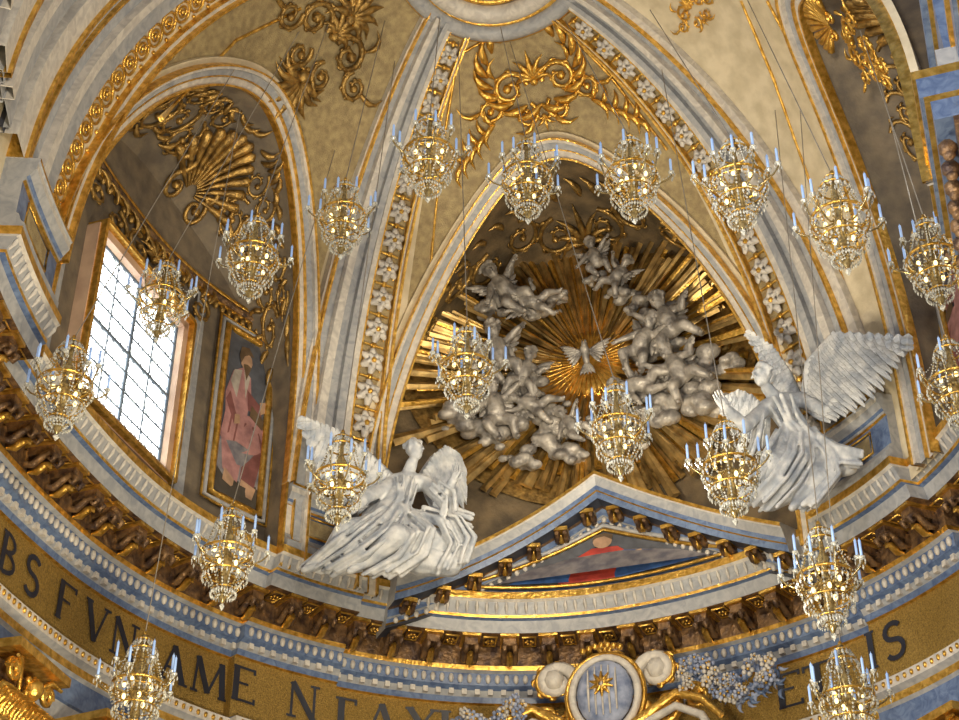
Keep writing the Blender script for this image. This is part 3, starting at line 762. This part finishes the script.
# ---- right angel
S=upright(17.8)
ang=empty('angel_statue',S(790,505));inv=Matrix.Translation(-ang.location)
hd=S(762,376,.45)
hc,hr=head_chains(hd,(-RT*.8+TW*.6-UP*.05),UP+RT*.1,.165)
body=hc+hr+[
 [(S(767,388,.36),.085),(S(776,398,.25),.10)],
 [(S(766,408,.3),.12),(S(780,404,.22),.16),(S(802,400,.15),.12)],
 [(S(783,410,.2),.19),(S(796,428,.2),.18),(S(806,447,.2),.21)],
 [(S(764,410,.3),.11),(S(745,426,.5),.095),(S(726,408,.7),.065)],
 [(S(803,400,.2),.11),(S(828,412,.5),.095),(S(842,394,.8),.065)],
 [(S(800,452,.3),.20),(S(772,464,.55),.16),(S(756,492,.45),.11),(S(742,503,.5),.06),(S(731,508,.6),.045)],
 [(S(812,452,.3),.20),(S(820,478,.6),.15),(S(800,500,.5),.10),(S(792,508,.6),.05)]]
o=clay('body',body,'statue',.02,ang,1);fixparent(o)
mass=[[(S(795,430,.2),.19),(S(795,455,.3),.25),(S(775,478,.4),.2),(S(755,498,.3),.12)],[(S(812,450,.3),.24),(S(822,475,.5),.2),(S(803,500,.4),.14)],[(S(820,465,.4),.22),(S(848,466,.7),.13)],[(S(795,480,.3),.26),(S(770,498,.2),.18)]]
dr=mass+folds([S(778,428,.35),S(765,450,.55),S(748,475,.6),S(722,502,.45)],[S(808,430,.4),S(812,458,.7),S(798,482,.7),S(776,508,.6)],15,.032,.03)
dr+=folds([S(805,432,.35),S(822,455,.65),S(828,480,.65),S(800,508,.6)],[S(815,430,.4),S(835,455,.7),S(840,475,.8),S(820,505,.7)],8,.032,.03)
dr+=folds([S(812,432,.4),S(836,445,.7),S(860,452,1.0)],[S(808,448,.4),S(832,464,.7),S(858,466,1.)],7,.035,.03)
dr+=folds([S(766,400,.4),S(780,425,.42),S(796,442,.48)],[S(796,396,.36),S(802,418,.42),S(820,438,.5)],8,.026,.02)
dr+=folds([S(745,420,.45),S(742,440,.4),S(736,455,.3)],[S(765,412,.35),S(760,438,.35),S(752,460,.3)],4,.032,.03)
o=clay('drapery',dr,'statue',.02,ang,1);fixparent(o)
o=wing('wing_right',[S(806,408,.1),S(810,364,.4),S(832,338,.9),S(906,342,1.8)],[S(832,424,.5),S(860,412,1.0),S(888,388,1.4),S(907,352,1.8)],nw,'statue',ang,19,.09);fixparent(o)
o=wing('wing_left',[S(796,398,.0),S(786,374,.0),S(772,352,.0),S(748,336,.0)],[S(782,410,.0),S(774,394,.0),S(762,366,.0),S(747,338,.0)],nw,'statue',ang,12,.06);fixparent(o)
o=wing('wing_lower',[S(766,418,.0),S(752,402,.0),S(738,396,.0),S(726,402,.0)],[S(762,450,.0),S(746,446,.0),S(732,436,.0),S(724,418,.0)],nw,'statue',ang,9,.08);fixparent(o)
mb=MB();hand(mb,S(726,408,.7),(UP*.9-RT*.4),TW,'statue',1.35,.3);hand(mb,S(842,394,.8),(UP*.8+RT*.5),TW,'statue',1.35,.5)
o=mb.build('hands',ang);fixparent(o)
# ---------------------------------------------------------------- gloria
gf=wmap(-1.5,14.35,.40)
mb=MB();N=180
for i in range(N):
    a=2*math.pi*i/N+random.uniform(-.010,.010);L=random.choice((2.1,2.4,2.7,2.95,3.1))*(1+.04*math.cos(2*a));w=random.uniform(.55,1.0)
    if math.sin(a)>.5: L=min(L,2.38/math.sin(a)*random.uniform(.9,1.))
    h=random.uniform(.04,.32);r0=.35
    P=lambda r,s_,hh:gf(max(-3.05,min(2.98,r*math.cos(a)-s_*math.sin(a))),r*math.sin(a)+s_*math.cos(a),hh)
    wd=L*.020*w*1.5
    rows=[[P(r0,-.01,.1),P(r0,0,.14),P(r0,.01,.1)],[P(L*.6,-wd*.6,h),P(L*.6,0,h+.05),P(L*.6,wd*.6,h)],[P(L,-wd,h+.02),P(L,0,h+.07),P(L,wd,h+.02)],[P(L+.01,-wd,h-.02),P(L+.01,0,h-.02),P(L+.01,wd,h-.02)]]
    mb.grid(rows,'ray' if i%4 else 'gold')
mb.blob(gf(0,0,.10),.70,.12,.62,'gold',28,8)
for i in range(40):
    a=2*math.pi*i/40;mb.tube([gf(.15*math.cos(a),.13*math.sin(a),.24),gf(.68*math.cos(a),.60*math.sin(a),.18)],[.008,.022],'gold',4)
rows=[[gf(r*math.cos(a)*1.05,max(-2.6,min(2.2,r*math.sin(a))),.02) for r in(.1,.8,1.5,2.1,2.5)] for a in[i*math.pi/24 for i in range(49)]]
mb.grid(rows,'dkgold',True)
mb.build('gilded_sunburst')
mb=MB()
def cloudlump(u,v,r,n=13):
    for i in range(n):
        a=random.uniform(0,6.28);d=random.uniform(0,r)
        q=random.uniform(.2,.45)*r
        mb.blob(gf(u+1.2*d*math.cos(a),v+.7*d*math.sin(a),.2+random.uniform(0,.28)),q*1.15,q*.8,q*.75,'stucco',10,7)
for u,v,r in [(-1.0,-1.15,.4),(-1.5,-.7,.35),(-.55,-1.35,.36),(-1.5,-1.35,.35),(-1.35,-.1,.33),(-1.5,1.05,.30),(-.95,1.0,.30),(-.5,1.2,.22),(.25,1.5,.24),(.6,1.1,.25),(1.0,-.2,.33),(1.35,.0,.35),(1.6,-.65,.42),(.95,-.85,.36),(1.0,-1.35,.38),(1.6,-1.3,.4),(.2,-1.4,.3),(2.0,-.9,.3),(-1.0,-.5,.33),(.6,-.9,.25),(-.6,-.95,.3),(-.3,-1.7,.35),(-1.9,-1.1,.3),(1.3,.5,.25),(.9,.75,.22),(1.9,-1.5,.3),(-1.0,-1.8,.3),(.5,-1.75,.3)]:
    cloudlump(u,v,r)
o=mb.build('stucco_cloud')
m=o.modifiers.new('remesh','REMESH');m.mode='VOXEL';m.voxel_size=.028;m.use_smooth_shade=True
def cherub(u,v,rot,sc,pose=0):
    c=gf(u,v,.60);n_=-walln(thx(u))
    T=V((-n_.y,n_.x,0))
    if T.x<0:T=-T
    R=lambda x,y,z:c+(T*(x*math.cos(rot)-z*math.sin(rot))+UP*(x*math.sin(rot)+z*math.cos(rot))+n_*y)*sc
    e=empty('cherub',c);inv=Matrix.Translation(-c)
    hc,hr=head_chains(R(0,.06,.50),n_*.9+T*random.uniform(-.6,.6)-UP*.3,R(0,0,1)-R(0,0,0),.15*sc)
    s_=1 if pose%2 else -1
    ch=hc+hr+[[(R(0,0,.38),.07*sc),(R(0,0,.32),.1*sc)],
     [(R(-.1,0,.28),.075*sc),(R(.1,0,.28),.075*sc)],
     [(R(0,.02,.25),.13*sc),(R(0,.05,.1),.14*sc),(R(0,0,-.02),.14*sc)],
     [(R(-.14,0,.28),.065*sc),(R(-.28,.08,.22+.12*s_),.055*sc),(R(-.38,.12,.25+.25*s_),.04*sc)],
     [(R(.14,0,.28),.065*sc),(R(.28,.1,.24-.12*s_),.055*sc),(R(.36,.16,.30-.1*s_),.04*sc)],
     [(R(-.07,0,-.05),.105*sc),(R(-.18,.14,-.2),.085*sc),(R(-.14-.1*s_,.05,-.42),.055*sc),(R(-.14-.1*s_,.12,-.47),.035*sc)],
     [(R(.07,0,-.05),.105*sc),(R(.2,.12,-.18),.085*sc),(R(.28+.06*s_,.02,-.4),.055*sc),(R(.30+.06*s_,.1,-.44),.035*sc)]]
    o=clay('body',ch,'stucco',.02,e,1);o.matrix_parent_inverse=inv
    mb=MB()
    for q in(-1,1):
        for i in range(6):
            feather(mb,R(q*.06,-.1,.25),R(q*(.45-.05*i),-.1,.55-.12*i),.05*sc,n_,'stucco')
    hand(mb,R(-.38,.12,.25+.25*s_),R(-.1,0,.1*s_)-R(0,0,0),n_,'stucco',.6*sc)
    hand(mb,R(.36,.16,.30-.1*s_),R(.1,0,.05)-R(0,0,0),n_,'stucco',.6*sc)
    o=mb.build('wings_and_hands',e);o.matrix_parent_inverse=inv
for i,(u,v,rot,sc) in enumerate([(-1.2,1.2,.6,1.05),(-.75,1.0,1.3,.8),(.3,1.65,.2,.75),(.6,1.2,-.7,.7),(-1.35,-.1,.2,1.1),(-1.0,-.45,-.3,.85),(-1.4,-1.15,.15,1.05),(-.8,-1.0,1.1,.8),(.95,-.25,-.5,.95),(1.5,-.05,.3,1.1),(1.0,-.95,1.3,.9),(1.6,-.95,.4,1.05),(-.2,-1.45,.6,.7),(.5,-1.5,-.5,.75)]):
    cherub(u,v,rot,sc,i)
mb=MB();S2=lambda u,v,h:gf(u,v,h+.30)
mb.capsule(S2(0,-.12,.1),.05,S2(.0,.05,.2),.075,'stucco');mb.capsule(S2(0,.05,.2),.06,S2(.01,.15,.25),.045,'stucco')
mb.capsule(S2(.01,.16,.28),.02,S2(.01,.14,.36),.005,'gold')
for q in(-1,1):
    for i in range(7): feather(mb,S2(q*.05,.04,.15),S2(q*(.42-.03*i),.22-.07*i,.12),.035,V((0,-1,0)),'stucco')
for i in range(5): feather(mb,S2(0,-.1,.08),S2(-.12+.06*i,-.33,.05),.03,V((0,-1,0)),'stucco')
mb.build('dove')
# ---------------------------------------------------------------- coat of arms below the pediment
e=empty('coat_of_arms_cartouche')
cf=wmap(-1.0,8.62,.20)
mb=MB()
mb.blob(cf(0,.05,.22),.40,.16,.48,'flower',18,10)
for q in(-.2,-.1,0,.1,.2): mb.tube([cf(q,.05-.4*math.sqrt(1-(q/.36)**2)*.9,.36),cf(q,.05,.39),cf(q,.05+.4*math.sqrt(1-(q/.36)**2)*.9,.36)],[.01,.02,.01],'white',5)
mb.tube([cf(.46*math.sin(a),.05+.54*math.cos(a),.18) for a in[i*math.pi/14 for i in range(28)]],.055,'white',7,closed=True)
mb.tube([cf(.54*math.sin(a),.05+.62*math.cos(a),.14) for a in[i*math.pi/14 for i in range(28)]],.035,'gold',7,closed=True)
for i in range(10):
    a=i*math.pi/5;mb.tube([cf(.04*math.sin(a),.12+.04*math.cos(a),.40),cf(.18*math.sin(a),.12+.18*math.cos(a),.40)],[.045,.012],'gold',5)
for s_ in(-1,1):
    st=lambda x:x if s_>0 else math.pi-x
    volute(mb,cf,s_*.68,.34,.26,st(math.pi),1.4,-s_,'white',.09,False)
    volute(mb,cf,s_*.72,.32,.32,st(math.pi),1.4,-s_,'gold',.04)
    volute(mb,cf,s_*.80,-.18,.28,st(math.pi*.9),1.3,s_,'gold',.06)
    volute(mb,cf,s_*1.2,-.15,.22,st(math.pi*.9),1.3,-s_,'gold',.05)
    mb.tube([cf(s_*x,y,.2) for x,y in((.3,-.5),(.65,-.3),(1.0,-.1),(1.35,-.25),(1.6,-.55))],[.1,.09,.07,.06,.05],'gold',6)
    mb.tube([cf(s_*x,y,.25) for x,y in((.2,-.62),(.6,-.45),(1.0,-.3),(1.35,-.5),(1.5,-.8))],[.06]*5,'white',6)
    for i in range(6): leaf(mb,cf,s_*(.35+.2*i),-.45+.06*i,st(.5+.3*i),.3,.05,'gold',s_*.8)
palmette(mb,cf,0,.62,.35,'gold',7,1.2)
for i in range(7): mb.blob(cf(-.27+.09*i,.68+.05*math.cos((i-3)*.6),.3),.05,.05,.05,'gold',6,4)
mb.tube([cf(-1.4+2.8*i/16,-1.15+.45*math.sin(math.pi*i/16),.18) for i in range(17)],.14,'redcloth',7)
mb.tube([cf(-1.5+3.0*i/16,-.98+.5*math.sin(math.pi*i/16),.22) for i in range(17)],.05,'gold',7)
mb.build('shield',e)
mb=MB()
for s_ in(-1,1):
    for i in range(200):
        t=random.random();x=1.1+1.3*t;y=.05+.12*math.sin(t*9)-.30*t+random.uniform(-.2,.2)
        if s_<0: x=1.1+.9*t;y-=.25
        r=random.uniform(.03,.06);P=cf(s_*x,y,.2+random.uniform(0,.15))
        if i%3==0:
            for j in range(5):
                a=j*1.256;mb.blob(P+RT*r*math.cos(a)+UP*r*math.sin(a),r*.6,r*.5,r*.6,'flower' if i%2 else 'white',6,4)
            mb.blob(P+TW*.03,r*.4,r*.4,r*.4,'gold',5,4)
        else: leaf(mb,cf,s_*x,y,random.uniform(0,6.28),.14,.03,'flower' if i%2 else 'blue')
mb.build('flower_garland',e)
# ---------------------------------------------------------------- chandeliers
def chandelier_mesh():
    mb=MB();C='crystal'
    mb.lathe([(.01,.62),(.035,.60),(.015,.55),(.05,.50),(.02,.44),(.03,.3),(.07,.22),(.03,.12),(.05,.0),(.09,-.06),(.04,-.16),(.06,-.30),(.03,-.42),(.045,-.5),(.01,-.58)],'arm',10)
    for r,z,t in((.15,.42,.012),(.09,.54,.01),(.27,.04,.016),(.28,-.04,.010),(.22,-.22,.010),(.12,-.40,.01)):
        mb.tube([(r*math.cos(a),r*math.sin(a),z) for a in[i*math.pi/12 for i in range(24)]],t,'gold',5,closed=True)
    def strand(p,q,sag,n,r,k):
        for i in range(n+1):
            t=i/n;P=V(p).lerp(V(q),t);P.z-=sag*4*t*(1-t);mb.octa(P,r,k,r*1.15)
    N=14
    for i in range(N):
        a=2*math.pi*i/N;c,s=math.cos(a),math.sin(a)
        strand((.15*c,.15*s,.42),(.27*c,.27*s,.05),.05,11,.0125,C if i%2 else 'crystal2')
        for z,r in((.42,.16),(.54,.10)):
            mb.octa((r*c,r*s,z-.04),.018,C,.036)
        strand((.09*c,.09*s,.54),(.15*c,.15*s,.43),.0,4,.012,C)
        pr=[(.28,.0),(.285,-.07),(.265,-.14),(.23,-.21),(.195,-.28),(.16,-.34),(.125,-.40),(.08,-.46),(.04,-.51)]
        for j in range(len(pr)-1):
            for t in(0,.5):
                r=pr[j][0]*(1-t)+pr[j+1][0]*t;z=pr[j][1]*(1-t)+pr[j+1][1]*t
                mb.octa((r*c,r*s,z),.0140,C if (i+j)%3 else 'crystal2',.017)
        for r,z in((.28,-.03),(.23,-.25),(.13,-.43)):
            for q in(0,.5):
                b=a+q*2*math.pi/N;mb.octa((r*1.05*math.cos(b),r*1.05*math.sin(b),z-.03),.014,C,.036)
    mb.octa((0,0,-.60),.035,C,.055)
    for i in range(10):
        a=2*math.pi*i/10+.2;c,s=math.cos(a),math.sin(a);ro=.43 if i%2==0 else .33;zt=.08 if i%2==0 else .22
        pts=[(r*c,r*s,z) for r,z in((.06,-.02),(.18,-.10),(.26,-.09),(ro-.05,-.02),(ro,zt-.04),(ro,zt))]
        mb.tube(pts,.010,'arm',5)
        mb.lathe([(.005,zt-.03),(.032,zt),(.036,zt+.012),(.02,zt+.015)],C,8,(ro*c,ro*s,0))
        mb.lathe([(.014,zt),(.014,zt+.19),(.004,zt+.20),(.001,zt+.22)],'candle',6,(ro*c,ro*s,0))
        for j in range(4):
            b=j*1.57;mb.octa((ro*c+.036*math.cos(b),ro*s+.036*math.sin(b),zt-.045),.010,C,.032)
        mb.octa((ro*c,ro*s,zt-.10),.013,C,.032)
        strand((.28*c,.28*s,.02),(ro*c,ro*s,zt),.06,5,.009,C)
        if i%2: strand((.15*c,.15*s,.40),(ro*c,ro*s,zt),.08,8,.009,C)
    for i in range(10):
        a=i*math.pi/5;mb.blob((.15*math.cos(a),.15*math.sin(a),.04-.17*(i%2)),.022,.022,.036,'bulb',6,4)
    me=mb.build('tmp');d=me.data;d.name='chandelier_body';bpy.data.objects.remove(me);return d
CM=chandelier_mesh()
CH=[(429,157,95,440,15),(527,180,91,500,25),(632,178,95,565,20),(738,185,104,650,10),(840,222,107,745,-5),(343,218,84,385,20),(253,258,91,330,20),(162,300,84,300,30),(65,387,100,240,60),(467,370,93,458,40),(618,430,95,510,42),(340,480,93,395,60),(730,470,100,660,60),(227,556,95,335,150),(138,688,97,240,110),(933,262,97,860,30),(955,385,97,880,80),(826,580,105,775,110),(848,700,100,800,110)]
for i,(px,py,h,wx,wy) in enumerate(CH):
    d,_=bearing(px,py);k=1582*1.22*.84/h;P=EYE+d*k
    e=empty('chandelier',P)
    o=bpy.data.objects.new('body',CM);o.parent=e;o.rotation_euler=(0,0,i*.7);bpy.context.scene.collection.objects.link(o)
    T=onvault(wx,wy)
    mb=MB();top=V((0,0,.60));mb.tube([top,(T-P)],.0065,'wire',5);mb.blob(top+V((0,0,.02)),.025,.025,.04,'gold',6,4)
    mb.build('suspension_cable',e)
# ---------------------------------------------------------------- lights / world
w=bpy.data.worlds.new('world');bpy.context.scene.world=w;w.use_nodes=True
bg=w.node_tree.nodes['Background'];bg.inputs[0].default_value=(.36,.54,1.0,1);bg.inputs[1].default_value=.27
def area(name,loc,tgt,size,power,col):
    l=bpy.data.lights.new(name,'AREA');l.size=size;l.energy=power;l.color=col
    o=bpy.data.objects.new(name,l);o.location=loc;o.rotation_euler=(V(tgt)-V(loc)).to_track_quat('-Z','Y').to_euler();bpy.context.scene.collection.objects.link(o)
area('nave_window_light_left',(-5.5,-12,10),(1,4,12.0),1.2,1150,(1,.97,.93))
area('nave_fill_light_right',(4,-11,6),(0,3,15),1.2,800,(1,.87,.66))  # warm fill added to light the vault, not a window
area('nave_uplight',(0,-4,3),(0,2,16),1.2,620,(1,.83,.55))
area('gloria_fill_light',(.8,1.2,10.6),(-.2,5.4,14.6),.5,130,(1,.84,.6))  # fill lamp added to brighten the gloria, no real fixture
cam=bpy.data.cameras.new('camera');co=bpy.data.objects.new('camera',cam);bpy.context.scene.collection.objects.link(co)
co.location=EYE;co.rotation_euler=(math.pi/2+PITCH,0,YAW);cam.sensor_width=36;cam.lens=F/959*36;cam.clip_end=200
bpy.context.scene.camera=co
bpy.context.scene.view_settings.view_transform='Standard'
for o in bpy.data.objects:
    if o.parent is None: o.location.z+=1.6
